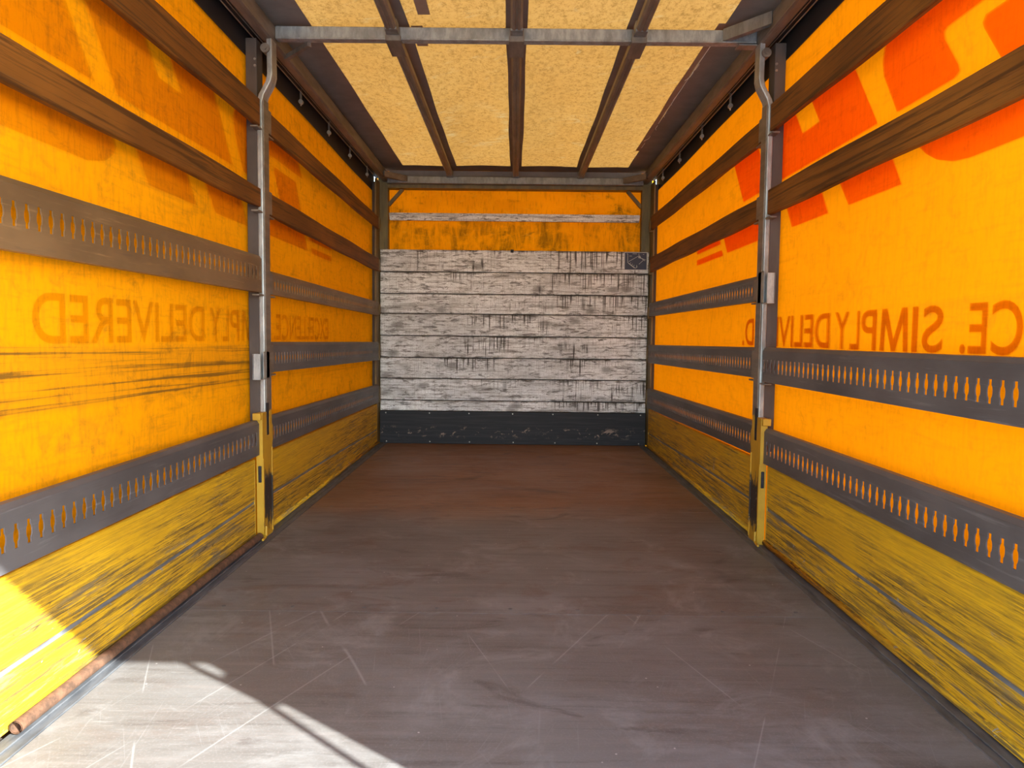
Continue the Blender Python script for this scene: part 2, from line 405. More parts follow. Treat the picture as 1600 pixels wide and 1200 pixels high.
def box(bm, x0, x1, y0, y1, z0, z1, bev=0.0, seg=2):
    r = bmesh.ops.create_cube(bm, size=1.0)
    vs = r['verts']
    for v in vs:
        v.co = Vector(((x0 + x1) / 2 + v.co.x * (x1 - x0), (y0 + y1) / 2 + v.co.y * (y1 - y0), (z0 + z1) / 2 + v.co.z * (z1 - z0)))
    if bev:
        es = list({e for v in vs for e in v.link_edges})
        r = bmesh.ops.bevel(bm, geom=es, offset=bev, segments=seg, affect='EDGES', profile=0.5)
        vs = r['verts']
    return vs
def bxm(*a, **k):
    bm = bmesh.new(); box(bm, *a, **k); return bm
def prism(bm, pts, axis, a, b):     # polygon pts in the plane normal to axis, extruded a..b
    def mk(p, t): return {0: (t, p[0], p[1]), 1: (p[0], t, p[1]), 2: (p[0], p[1], t)}[axis]
    A = [bm.verts.new(mk(p, a)) for p in pts]; B = [bm.verts.new(mk(p, b)) for p in pts]
    n = len(pts)
    bm.faces.new(A); bm.faces.new(B[::-1])
    for i in range(n): bm.faces.new((A[i], B[i], B[(i + 1) % n], A[(i + 1) % n]))
    return A + B
def tube(bm, pts, r, n=10, caps=True):
    rings = []
    for i, p in enumerate(pts):
        p = Vector(p)
        d = (Vector(pts[min(i + 1, len(pts) - 1)]) - Vector(pts[max(i - 1, 0)])).normalized()
        a = d.cross(Vector((0, 0, 1)) if abs(d.z) < 0.9 else Vector((1, 0, 0))).normalized(); b = d.cross(a)
        rings.append([bm.verts.new(p + r * (math.cos(2 * PI * k / n) * a + math.sin(2 * PI * k / n) * b)) for k in range(n)])
    for A, B in zip(rings, rings[1:]):
        for k in range(n): bm.faces.new((A[k], A[(k + 1) % n], B[(k + 1) % n], B[k]))
    if caps: bm.faces.new(rings[0]); bm.faces.new(rings[-1][::-1])
def bar(bm, p, q, w, h, upv=(0, 0, 1)):     # square bar between two points
    p, q = Vector(p), Vector(q); d = (q - p).normalized()
    s = d.cross(Vector(upv)).normalized(); u = s.cross(d)
    A = [bm.verts.new(p + s * a * w / 2 + u * b * h / 2) for a, b in ((-1, -1), (1, -1), (1, 1), (-1, 1))]
    B = [bm.verts.new(q + s * a * w / 2 + u * b * h / 2) for a, b in ((-1, -1), (1, -1), (1, 1), (-1, 1))]
    bm.faces.new(A[::-1]); bm.faces.new(B)
    for i in range(4): bm.faces.new((A[i], A[(i + 1) % 4], B[(i + 1) % 4], B[i]))
def bolt(bm, c, axis, r, h):
    c = Vector(c); a = Vector(axis)
    tube(bm, [c, c + a * h * 0.6, c + a * h], r, 8)

W = 1.23            # inner face of the drop sides
YB, YM, YR = 6.77, 3.60, 0.53

# ------------------------------------------------------------------ ground outside and floor
gm = bmesh.new()
box(gm, -40, 40, -40, 40, -1.45, -1.25)
struct(obj('ground', gm, 'ground', loc=(0, 0, -1.25)), 'pale grey concrete yard below the truck body', 'ground')

fb = bmesh.new(); box(fb, -1.29, 1.29, YR - 0.05, 6.92, -0.14, -0.022)
floor = struct(obj('floor', fb, 'guard'), 'brown scuffed plywood truck floor', 'floor')
joints = [YR - 0.05, 1.07, 2.603, 4.19, 5.735, YB + 0.01]
for a, b in zip(joints, joints[1:]):
    obj('floor_panel', bxm(-1.163, 1.168, a + 0.0010, b - 0.0010, -0.022, 0.0), 'floor', floor)
for s in (-1, 1):
    e = bmesh.new()
    box(e, min(s * 1.165, s * 1.2285), max(s * 1.165, s * 1.2285), YR - 0.05, YB, -0.022, 0.003, bev=0.0015, seg=1)
    box(e, min(s * 1.192, s * 1.2285), max(s * 1.192, s * 1.2285), YR - 0.05, YB, 0.003, 0.008, bev=0.0015, seg=1)
    obj('edge_strip', e, 'strip', floor)
for k, jy in enumerate((1.07, 2.603, 4.19, 5.735)):          # countersunk screws along the sheet joints
    for i in range(9):
        x = -1.05 + i * 0.262 + random.uniform(-.01, .01)
        b = bmesh.new(); tube(b, [(x, jy + 0.045, -0.001), (x, jy + 0.045, 0.0008)], 0.008, 8)
        obj('screw', b, 'strip', floor)

# ------------------------------------------------------------------ front (far) wall
wb = bmesh.new(); box(wb, -1.285, 1.285, 6.885, 6.905, -0.02, 2.53)
wall_back = struct(obj('wall_back', wb, 'byel'), 'far end wall of dirty whitewashed planks below a sooty yellow sheet', 'wall')
pz = [0.303, 0.403, 0.604, 0.798, 0.998, 1.200, 1.382, 1.581, 1.785]
for i, (a, b) in enumerate(zip(pz, pz[1:])):
    dx = random.uniform(-.002, .002); dy = random.uniform(-.003, .003)
    o = obj('plank', bxm(-1.225 + dx, 1.225 + dx, YB + dy, YB + 0.03 + dy, a + 0.004, b - 0.004, bev=0.004, seg=1), 'wwood', wall_back)
obj('backing_board', bxm(-1.225, 1.225, YB + 0.031, YB + 0.04, 0.0, 1.77), 'skirt', wall_back)
kp = obj('kick_plate', bxm(-1.228, 1.228, YB - 0.006, YB + 0.03, 0.001, 0.302, bev=0.002, seg=1), 'kick', wall_back)
for z in (0.285, 0.02):
    for i in range(7):
        b = bmesh.new(); bolt(b, (-1.17 + i * 0.39 + random.uniform(-.02, .02), YB - 0.006, z), (0, -1, 0), 0.006, 0.003)
        obj('bolt', b, 'steel', kp)
b = bmesh.new(); box(b, -1.15, 1.142, 6.775, 6.80, 2.045, 2.114, bev=0.008)
for v in b.verts:
    if abs(v.co.x) > 1.12 and v.co.z < 2.06: v.co.x *= 0.992
obj('batten', b, 'wwood2', wall_back)
obj('top_flap', bxm(-1.15, 1.15, 6.815, 6.825, 2.37, 2.50), 'band', wall_back)
b = bmesh.new(); box(b, -0.036, -0.006, 6.766, 6.80, 1.76, 1.79, bev=0.003, seg=1); obj('catch', b, 'kick', wall_back)

# top beam of the front wall
t = thing('front_roof_beam', (0, 6.72, 2.36), 'grey steel roof beam along the top of the far end wall', 'beam', 'roof cross beams')
b = bmesh.new(); box(b, -1.155, 1.155, 6.71, 6.77, 2.366, 2.43, bev=0.006); obj('beam', b, 'galv2', t, (0, 6.74, 2.40))
for s in (-1, 1):
    b = bmesh.new(); bar(b, (s * 0.97, 6.73, 2.405), (s * 1.15, 6.52, 2.405), 0.03, 0.05); obj('corner_brace', b, 'rail', t, (s * 1.06, 6.62, 2.40))
    b = bmesh.new(); bar(b, (s * 1.16, 6.84, 2.19), (s * 1.03, 6.84, 2.335), 0.03, 0.03, (0, 1, 0)); obj('gusset', b, 'cpost', t, (s * 1.1, 6.84, 2.26))
b = bmesh.new(); box(b, -1.155, 1.155, 6.775, 6.88, 2.335, 2.366); obj('flange', b, 'cpost', t, (0, 6.83, 2.35))

# sticker on the top plank
st = thing('instruction_sticker', (1.108, YB - 0.004, 1.62), 'navy blue sticker with white line drawing at right end of top plank', 'sticker')
obj('backing', bxm(1.002, 1.213, YB - 0.0050, YB - 0.0035, 1.615, 1.778), 'white', st, (1.108, YB - 0.0045, 1.70))
b = bmesh.new(); box(b, 1.007, 1.205, YB - 0.0058, YB - 0.005, 1.620, 1.773); obj('print', b, 'blue', st, (1.108, YB - 0.0055, 1.70))
lines = [((.13, .93), (.13, .42)), ((.13, .42), (.50, .08)), ((.50, .08), (.58, .18)), ((.17, .47), (.62, .80)), ((.62, .80), (.92, .52)),
         ((.65, .32), (.85, .56)), ((.64, .96), (.64, .80)), ((.64, .72), (.95, .58)), ((.20, .80), (.32, .80)), ((.35, .93), (.55, .93)), ((.16, .38), (.45, .08)),
         ((.62, .7), (.68, .82)), ((.68, .82), (.74, .68)), ((.62, .7), (.74, .68)), ((.08, .93), (.12, .93)), ((.83, .9), (.88, .9)), ((.55, .12), (.55, .28)),
         ((.25, .36), (.28, .42)), ((.33, .28), (.36, .34)), ((.41, .21), (.44, .27))]
b = bmesh.new()
for (p, q) in lines:
    f = lambda u: (1.007 + u[0] * 0.198, YB - 0.0061, 1.620 + u[1] * 0.153)
    bar(b, f(p), f(q), 0.0028, 0.0005, (0, 1, 0))
obj('line_drawing', b, 'white', st, (1.108, YB - 0.006, 1.70))

# corner posts of the front wall
for s, side in ((-1, 'left'), (1, 'right')):
    t = thing('corner_post', (s * 1.20, 6.82, 0), 'olive brown steel corner post where %s curtain meets the plank wall' % side, 'post', 'corner posts')
    b = bmesh.new()
    x0, x1 = sorted((s * 1.158, s * 1.25)); box(b, x0, x1, 6.81, 6.88, 0, 2.43, bev=0.004)
    x0, x1 = sorted((s * 1.158, s * 1.175)); box(b, x0, x1, 6.795, 6.812, 1.79, 2.36)
    obj('post', b, 'cpost', t, (s * 1.2, 6.84, 0))
    b = bmesh.new(); x0, x1 = sorted((s * 1.236, s * 1.252)); box(b, x0, x1, 6.64, 6.81, 0.003, 2.395, bev=0.002, seg=1)
    obj('side_flange', b, 'cpost', t, (s * 1.245, 6.7, 0))
    b = bmesh.new(); x0, x1 = sorted((s * 1.253, s * 1.283)); box(b, x0, x1, 6.685, 6.88, 0.0, 2.372, bev=0.004)
    obj('guard_strip', b, 'guard', t, (s * 1.268, 6.78, 0))
    for z0, z1 in ((1.955, 2.06), (1.58, 1.69), (1.185, 1.295), (0.785, 0.94), (0.40, 0.55)):
        b = bmesh.new(); x0, x1 = sorted((s * 1.204, s * 1.236)); box(b, x0, x1, 6.632, 6.66, z0 - 0.012, z0, bev=0.002, seg=1)
        x0, x1 = sorted((s * 1.203, s * 1.2075)); box(b, x0, x1, 6.60, 6.66, z0, z1 - 0.02)
        obj('pocket', b, 'cpost', t, (s * 1.22, 6.63, z0))

# ------------------------------------------------------------------ side curtains
DL = [  # (y, z) outlines of the printed mark as on the right-hand curtain
    ('D', [[(1.57, 1.943), (2.10, 1.943), (2.266, 1.940), (2.283, 1.932), (2.277, 1.908), (2.198, 1.803), (2.192, 1.785), (2.217, 1.773), (2.541, 1.772),
            (2.643, 1.926), (2.655, 1.975), (2.648, 2.02), (2.62, 2.065), (2.56, 2.092), (2.48, 2.10), (1.69, 2.10)],
           [(1.456, 1.521), (2.12, 1.521), (2.205, 1.530), (2.289, 1.555), (2.349, 1.586), (2.392, 1.618), (2.44, 1.675), (2.472, 1.722), (1.982, 1.722),
            (2.004, 1.751), (2.086, 1.862), (2.094, 1.881), (2.081, 1.897), (1.70, 1.897)]]),
    ('H', [[(2.674, 1.772), (3.655, 1.772), (3.903, 2.10), (3.515, 2.10), (3.463, 2.035), (3.372, 1.926), (3.188, 1.926), (3.271, 2.027), (3.326, 2.10), (2.922, 2.10)],
           [(2.491, 1.522), (2.880, 1.522), (2.966, 1.622), (3.045, 1.722), (2.640, 1.722), (2.556, 1.618)],
           [(3.068, 1.522), (3.462, 1.522), (3.533, 1.619), (3.613, 1.722), (3.222, 1.722), (3.142, 1.621)]]),
    ('L', [[(3.79, 1.772), (4.209, 1.772), (4.413, 2.027), (4.471, 2.10), (4.042, 2.10), (3.988, 2.029)],
           [(3.84, 1.521), (4.505, 1.521), (4.580, 1.614), (4.662, 1.722), (3.76, 1.722), (3.69, 1.640), (3.672, 1.605), (3.69, 1.575), (3.742, 1.542)]]),
    ('S', [[(4.594, 1.514), (5.246, 1.514), (5.246, 1.551), (4.622, 1.551)], [(4.655, 1.592), (5.246, 1.592), (5.246, 1.630), (4.684, 1.630)],
           [(4.715, 1.672), (5.246, 1.672), (5.246, 1.710), (4.744, 1.710)],
           [(0.855, 1.514), (1.356, 1.514), (1.384, 1.551), (0.855, 1.551)], [(0.855, 1.592), (1.415, 1.592), (1.444, 1.630), (0.855, 1.630)],
           [(0.855, 1.672), (1.475, 1.672), (1.504, 1.710), (0.855, 1.710)]])]
WORDS = [[('EXCELLENCE.', 0.960, 2.126)], [('S', 2.212, 2.325), ('I', 2.350, 2.384), ('M', 2.405, 2.592), ('P', 2.618, 2.735), ('L', 2.748, 2.825), ('Y', 2.835, 2.960)], [('DELIVERED.', 3.011, 4.154)]]
MIR = 6.105
CX = 1.29
def text_geo(s):
    c = bpy.data.curves.new('txt', 'FONT'); c.body = s; c.size = 1.0; c.offset = 0.010; c.resolution_u = 6; c.fill_mode = 'FRONT'
    o = bpy.data.objects.new('txt', c); col.objects.link(o)
    dg = bpy.context.evaluated_depsgraph_get(); dg.update()
    me = bpy.data.meshes.new_from_object(o.evaluated_get(dg))
    bpy.data.objects.remove(o); bpy.data.curves.remove(c)
    return me
def make_curtain(side):
    s = -1 if side == 'left' else 1
    bm = bmesh.new()
    ny, nz = 90, 40
    y0, y1, z0, z1 = YR + 0.02, 6.79, -0.10, 2.50
    def bulge(y, z):
        return s * (0.0016 * math.sin(y * 2.1 + z * 1.3) + 0.0012 * math.sin(y * 5.3 - z * 2.2))
    grid = [[bm.verts.new((s * (CX + 0.006) + bulge(y0 + (y1 - y0) * i / ny, z0 + (z1 - z0) * j / nz), y0 + (y1 - y0) * i / ny, z0 + (z1 - z0) * j / nz)) for j in range(nz + 1)] for i in range(ny + 1)]
    for i in range(ny):
        for j in range(nz): bm.faces.new((grid[i][j], grid[i + 1][j], grid[i + 1][j + 1], grid[i][j + 1]))
    w = struct(obj('wall_' + side, bm, 'curtL' if s < 0 else 'curtR', smooth=True),
               'yellow tarpaulin curtain on the %s with the faded dark print showing through' % side if s < 0 else 'sunlit orange tarpaulin curtain on the right with red mark and lettering', 'curtain')
    # black skirt along the top, hanging on the inner face
    bm = bmesh.new(); n = 60; A = []
    for i in range(n + 1):
        y = y0 + (y1 - y0 - 0.01) * i / n
        zb = 2.325 - 0.035 * max(0, (y - 3.8) / 3) * (1.0 if s < 0 else 0.2) + 0.004 * math.sin(y * 3)
        A.append([bm.verts.new((s * (CX - 0.009), y, zb)), bm.verts.new((s * (CX - 0.005), y, zb)), bm.verts.new((s * (CX - 0.005), y, 2.49)), bm.verts.new((s * (CX - 0.009), y, 2.49))])
    for p, q in zip(A, A[1:]):
        for k in range(4): bm.faces.new((p[k], p[(k + 1) % 4], q[(k + 1) % 4], q[k]))
    obj('top_skirt', bm, 'skirt', w)
    mp = (lambda y: y) if s > 0 else (lambda y: MIR - y)
    # the ink lies on the outer face; an added inner tint stands in for the print seen against the light
    for X, ik, ik2 in ((s * (CX + 0.0105), 'ink', 'ink2'), (s * (CX + 0.0012), 'ghost' if s < 0 else 'ghostr', 'ghost' if s < 0 else 'ghostt')):
        for nm, polys in DL:
            if nm == 'S':
                for p in polys:
                    bm = bmesh.new(); bm.faces.new([bm.verts.new((X, mp(y), z)) for y, z in p]); obj('logo_stripe', bm, ik, w)
            else:
                bm = bmesh.new()
                for p in polys: bm.faces.new([bm.verts.new((X, mp(y), z)) for y, z in p])
                obj('logo_letter', bm, ik, w)
        for parts in WORDS:
            tot = bmesh.new()
            for word, a, b in parts:
                if word == 'DELIVERED.' and s < 0: word, b = 'DELIVERED', b - 0.035
                lo_z, hi_z = 0.966, 1.111
                if word == 'M':
                    m_ = (a + b) / 2; w_ = 0.030
                    pts = [(a, lo_z), (a + .010, hi_z), (a + .046, hi_z), (m_, lo_z + .04), (b - .046, hi_z), (b - .010, hi_z), (b, lo_z), (b - w_, lo_z),
                           (b - .037, hi_z - .05), (m_ + .013, lo_z), (m_ - .013, lo_z), (a + .037, hi_z - .05), (a + w_, lo_z)]
                    tot.faces.new([tot.verts.new((X, mp(y), z)) for y, z in pts]); continue
                me = text_geo(word); n0 = len(tot.verts); tot.from_mesh(me); bpy.data.meshes.remove(me)
                tot.verts.ensure_lookup_table(); vs = tot.verts[n0:]
                xs = [v.co.x for v in vs]; ys = [v.co.y for v in vs]
                lo, hi = min(ys), max(ys); x0_, x1_ = min(xs), max(xs)
                for v in vs:
                    u = a + (v.co.x - x0_) / (x1_ - x0_) * (b - a)
                    v.co = Vector((X, mp(u), lo_z + (v.co.y - lo) / (hi - lo) * (hi_z - lo_z)))
            obj('lettering', tot, ik2, w)
    return w
make_curtain('left'); make_curtain('right')

# ------------------------------------------------------------------ roof
bm = bmesh.new(); nx, ny = 40, 80
def sag(x, y): return 2.522 - 0.012 * math.cos(x * 5.2) ** 2 * (0.5 + 0.5 * math.sin(y * 1.4)) + 0.003 * math.sin(y * 4 + x * 3)
G = [[bm.verts.new((-1.30 + 2.6 * i / nx, YR + 6.39 * j / ny, sag(-1.30 + 2.6 * i / nx, YR + 6.39 * j / ny))) for j in range(ny + 1)] for i in range(nx + 1)]
for i in range(nx):
    for j in range(ny): bm.faces.new((G[i][j], G[i + 1][j], G[i + 1][j + 1], G[i][j + 1]))
ceiling = struct(obj('ceiling', bm, 'roof', smooth=True), 'sunlit translucent cream roof sheet with dark bands', 'roof')
def roof_band(name, xa, xb, ya, yb, m='band', wav=0.0, dz=0.004, nyy=60):
    bm = bmesh.new(); R = []
    for j in range(nyy + 1):
        y = ya + (yb - ya) * j / nyy
        w1 = wav * (math.sin(y * 3.1 + xa * 9) + 0.6 * math.sin(y * 7.7)); w2 = wav * (math.sin(y * 2.6 + xb * 5) + 0.5 * math.sin(y * 6.9 + 1))
        row = []
        nn = max(1, int((xb - xa) / 0.08))
        for k in range(nn + 1):
            x = xa + w1 + (xb + w2 - xa - w1) * k / nn
            z = sag(x, y) - dz
            row.append((bm.verts.new((x, y, z)), bm.verts.new((x, y, z + 0.0015))))
        R.append(row)
    for p, q in zip(R, R[1:]):
        for k in range(len(p) - 1):
            bm.faces.new((p[k][0], p[k + 1][0], q[k + 1][0], q[k][0])); bm.faces.new((p[k][1], q[k][1], q[k + 1][1], p[k + 1][1]))
    return obj(name, bm, m, ceiling, smooth=True)
roof_band('side_band', -1.29, -1.005, YR, 6.9, wav=0.002)
roof_band('side_band', 1.008, 1.29, YR, 6.9, wav=0.002)
roof_band('seam_band', -0.605, -0.527, YR, 6.9, wav=0.003, dz=0.006)
roof_band('seam_band', -0.047, 0.057, YR, 6.9, wav=0.003, dz=0.006)
roof_band('seam_band', 0.545, 0.632, YR, 6.9, wav=0.003, dz=0.006)
roof_band('end_band', -1.29, 1.29, 6.66, 6.9, wav=0.002, dz=0.008, nyy=6)
roof_band('patch', 0.975, 1.008, 3.65, 6.1, 'patch', wav=0.003, dz=0.0045)
roof_band('patch', -0.465, -0.407, 3.25, 3.59, 'patch', dz=0.005, nyy=4)
roof_band('patch', -0.517, -0.460, 3.72, 3.97, 'patch', dz=0.005, nyy=4)
for k in range(9):                                   # frayed threads along the right-hand seam
    y = 4.1 + k * 0.25 + random.uniform(-.08, .08)
    b = bmesh.new(); x = 1.004 + random.uniform(-.006, .006)
    tube(b, [(x, y, 2.505), (x - 0.006, y + 0.05, 2.498), (x - random.uniform(-.01, .04), y + random.uniform(.06, .11), 2.496)], 0.0014, 5)
    obj('thread', b, 'thread', ceiling)
b = bmesh.new(); tube(b, [(1.0085, 3.8, sag(1.0085, 3.8) - 0.007), (1.0085, 4.6, sag(1.0085, 4.6) - 0.007), (1.0085, 5.3, sag(1.0085, 5.3) - 0.007)], 0.0016, 5); obj('thread', b, 'thread', ceiling)

# side rails with curtain track and wires
for s, side in ((-1, 'left'), (1, 'right')):
    t = thing('roof_side_rail', (s * 1.18, YR, 2.39), 'long brown-grey roof rail above the %s curtain' % side, 'rail', 'roof side rails')
    b = bmesh.new(); x0, x1 = sorted((s * 1.155, s * 1.205)); box(b, x0, x1, YR, 6.80, 2.39, 2.475, bev=0.008)
    x0, x1 = sorted((s * 1.150, s * 1.158)); box(b, x0, x1, YR, 6.80, 2.392, 2.402, bev=0.002, seg=1)
    obj('rail', b, 'rail', t, (s * 1.18, YR, 2.39))
    b = bmesh.new(); x0, x1 = sorted((s * 1.205, s * 1.272)); box(b, x0, x1, YR, 6.80, 2.425, 2.49); obj('curtain_track', b, 'skirt', t, (s * 1.24, YR, 2.43))
    for dx, z in ((1.222, 2.408), (1.24, 2.40)):
        b = bmesh.new(); tube(b, [(s * dx, YR, z), (s * dx, 3.0, z - 0.004), (s * dx, 6.7, z)], 0.0028, 6); obj('wire', b, 'steel', t, (s * dx, YR, z))

# cross beam in the middle with its braces and saddles
t = thing('roof_cross_beam', (0, 3.62, 2.41), 'bright galvanised roof beam crossing between the two middle posts', 'beam', 'roof cross beams')
b = bmesh.new(); box(b, -1.155, 1.155, 3.622, 3.67, 2.413, 2.475, bev=0.005); box(b, -1.15, 1.15, 3.612, 3.63, 2.411, 2.419, bev=0.002, seg=1)
obj('beam', b, 'galv', t, (0, 3.64, 2.44))
b = bmesh.new(); bar(b, (-1.00, 3.66, 2.404), (-1.165, 3.82, 2.394), 0.022, 0.022); obj('corner_brace', b, 'rail', t, (-1.1, 3.73, 2.41))
b = bmesh.new(); bar(b, (1.00, 3.622, 2.447), (1.162, 3.42, 2.447), 0.03, 0.055); box(b, 1.06, 1.155, 3.60, 3.66, 2.395, 2.402, bev=0.001, seg=1); obj('corner_brace', b, 'galv2', t, (1.1, 3.5, 2.44))
BX = (-0.585, 0.004, 0.588)
for x in BX:
    b = bmesh.new()
    box(b, x - 0.034, x + 0.034, 3.60, 3.80, 2.400, 2.406, bev=0.001, seg=1)
    box(b, x - 0.034, x + 0.034, 3.594, 3.600, 2.400, 2.462, bev=0.001, seg=1)
    for sx in (-1, 1): box(b, x + sx * 0.034 - 0.002, x + sx * 0.034 + 0.002, 3.596, 3.80, 2.40, 2.425)
    obj('saddle', b, 'rail', t, (x, 3.7, 2.40))
def roof_bar(x, ya, yb, z, label):
    t = thing('roof_batten', (x, ya, z), label, 'roof bar', 'lengthwise roof bars')
    b = bmesh.new()
    prof = [(-.027, 0.012), (-.018, 0), (-.006, 0), (-.003, .004), (.003, .004), (.006, 0), (.018, 0), (.027, .012), (.027, .038), (.02, .048), (-.02, .048), (-.027, .038)]
    prism(b, [(x + p[0], z + p[1]) for p in prof], 1, ya, yb)
    obj('profile', b, 'rail', t, (x, ya, z))
    b = bmesh.new(); box(b, x - 0.029, x + 0.029, yb - 0.06, yb + 0.004, z - 0.001, z + 0.05, bev=0.002, seg=1); obj('end_cap', b, 'galv2', t, (x, yb, z))
for x, nm in zip(BX, ('left', 'middle', 'right')):
    roof_bar(x, YR + 0.05, 3.585, 2.425, 'brown roof bar in front of the cross beam, %s of three' % nm)
    roof_bar(x, 3.69, 6.70, 2.418, 'brown roof bar running from cross beam to end wall, %s of three' % nm)

# ------------------------------------------------------------------ middle posts
def middle_post(s, side):
    t = thing('curtain_post', (s * 1.21, YM, 0), 'galvanised middle post with yellow foot dividing the %s curtain' % side, 'post', 'middle posts')
    def X(a, b): return tuple(sorted((s * a, s * b)))
    # upright with the cranked head
    path = [(1.214, 0.50), (1.214, 2.10), (1.205, 2.135), (1.172, 2.195), (1.164, 2.23), (1.166, 2.40)]
    b = bmesh.new(); R = []
    for x, z in path:
        R.append([b.verts.new((s * (x + dx), y, z)) for dx, y in ((-0.014, 3.562), (-0.014, 3.638), (0.012, 3.638), (0.012, 3.562))])
    for p, q in zip(R, R[1:]):
        for k in range(4): b.faces.new((p[k], p[(k + 1) % 4], q[(k + 1) % 4], q[k]))
    b.faces.new(R[0][::-1]); b.faces.new(R[-1])
    es = [e for e in b.edges if abs((e.verts[0].co - e.verts[1].co).z) > 0.02]
    bmesh.ops.bevel(b, geom=es, offset=0.005, segments=2, affect='EDGES', profile=0.5)
    obj('upright', b, 'galv', t, (s * 1.21, YM, 1.2))
    b = bmesh.new(); x0, x1 = X(1.228, 1.281); box(b, x0, x1, 3.575, 3.66, 0.45, 2.40, bev=0.004)
    obj('guard_strip', b, 'guard', t, (s * 1.255, 3.63, 1.2))
    b = bmesh.new(); x0, x1 = X(1.196, 1.205); 
    box(b, x0, x1, 3.575, 3.645, 0.62, 2.12, bev=0.002, seg=1)
    obj('inner_channel', b, 'rail', t, (s * 1.2, 3.61, 1.2))
    b = bmesh.new(); tube(b, [(s * 1.18, 3.55, 2.345), (s * 1.18, 3.60, 2.345)], 0.022, 12); tube(b, [(s * 1.18, 3.543, 2.345), (s * 1.18, 3.551, 2.345)], 0.012, 6); obj('head_bolt', b, 'rail', t, (s * 1.18, 3.56, 2.345))
    # pockets that carry the slat ends
    near = ((1.985, 2.115), (1.595, 1.70), (1.20, 1.36)) if s < 0 else ((1.98, 2.125), (1.59, 1.71), (0.80, 0.955))
    far = ((1.98, 2.09), (1.59, 1.70), (1.20, 1.305), (0.81, 0.95)) if s < 0 else ((1.965, 2.075), (1.59, 1.70), (1.192, 1.30), (0.81, 0.95))
    for lst, ya, yb in ((near, 3.50, 3.574), (far, 3.64, 3.735)):
        for z0, z1 in lst:
            b = bmesh.new(); x0, x1 = X(1.202, 1.236); box(b, x0, x1, ya, yb, z0 - 0.018, z0 - 0.010, bev=0.001, seg=1)
            if lst is far: x0, x1 = X(1.199, 1.203); box(b, x0, x1, ya, yb - 0.045, z0 - 0.003, z1 - 0.004)
            obj('pocket', b, 'rail', t, (s * 1.22, ya, z0))
    # empty pocket on the near side
    z0, z1 = (0.785, 0.905) if s < 0 else (1.175, 1.315)
    b = bmesh.new(); x0, x1 = X(1.20, 1.238); box(b, x0, x1, 3.50, 3.505, z0, z1, bev=0.001, seg=1); x0, x1 = X(1.234, 1.238); box(b, x0, x1, 3.50, 3.57, z0, z1)
    x0, x1 = X(1.196, 1.20); box(b, x0, x1, 3.535, 3.62, z0, z1 + 0.01, bev=0.001, seg=1)
    x0, x1 = X(1.20, 1.238); box(b, x0, x1, 3.50, 3.57, z0 - 0.004, z0); obj('pocket', b, 'galv', t, (s * 1.22, 3.54, z0))
    # yellow foot: box section with a fork at the top, hook and latch on the near edge
    ft = bmesh.new()
    yz = [(3.505, 0.0), (3.640, 0.0), (3.645, 0.46), (3.652, 0.475), (3.652, 0.545), (3.640, 0.56), (3.638, 0.615), (3.630, 0.628), (3.612, 0.628), (3.606, 0.615), (3.604, 0.505), (3.566, 0.505),
          (3.562, 0.622), (3.505, 0.622), (3.505, 0.40)]
    x0, x1 = X(1.195, 1.2265); prism(ft, yz, 0, x0, x1)
    obj('foot', ft, 'ysteel', t, (s * 1.2, 3.58, 0))
    b = bmesh.new(); x0, x1 = X(1.202, 1.217); box(b, x0, x1, 3.500, 3.507, 0.285, 0.365, bev=0.002, seg=1); obj('latch', b, 'kick', t, (s * 1.19, 3.503, 0.33))
    b = bmesh.new(); x0, x1 = X(1.197, 1.236); box(b, x0, x1, 3.484, 3.505, 0.588, 0.622, bev=0.002, seg=1); obj('hook', b, 'ysteel', t, (s * 1.2, 3.49, 0.6))
    b = bmesh.new(); x0, x1 = X(1.1955, 1.2); box(b, x0, x1, 3.568, 3.602, 0.506, 0.665, bev=0.001, seg=1); obj('slot_shade', b, 'kick', t, (s * 1.198, 3.585, 0.51))  # dark plate stands in for the shade inside the fork slot
    b = bmesh.new(); x0, x1 = X(1.191, 1.196); box(b, x0, x1, 3.503, 3.517, 0.02, 0.40, bev=0.001, seg=1); box(b, x0, x1, 3.632, 3.642, 0.02, 0.44, bev=0.001, seg=1); obj('edge_bead', b, 'ysteel', t, (s * 1.186, 3.51, 0.2))
    b = bmesh.new(); tube(b, [(s * 1.184, 3.46, 0.016), (s * 1.185, 3.49, 0.016), (s * 1.185, 3.51, 0.024), (s * 1.185, 3.512, 0.07)], 0.006, 8); obj('toe_rod', b, 'ysteel', t, (s * 1.18, 3.47, 0.02))
    for z in (2.27, 2.30):
        b = bmesh.new(); bolt(b, (s * 1.235, 3.575, z), (0, -1, 0), 0.006, 0.006); obj('rivet', b, 'steel', t, (s * 1.235, 3.57, z))
middle_post(-1, 'left'); middle_post(1, 'right')

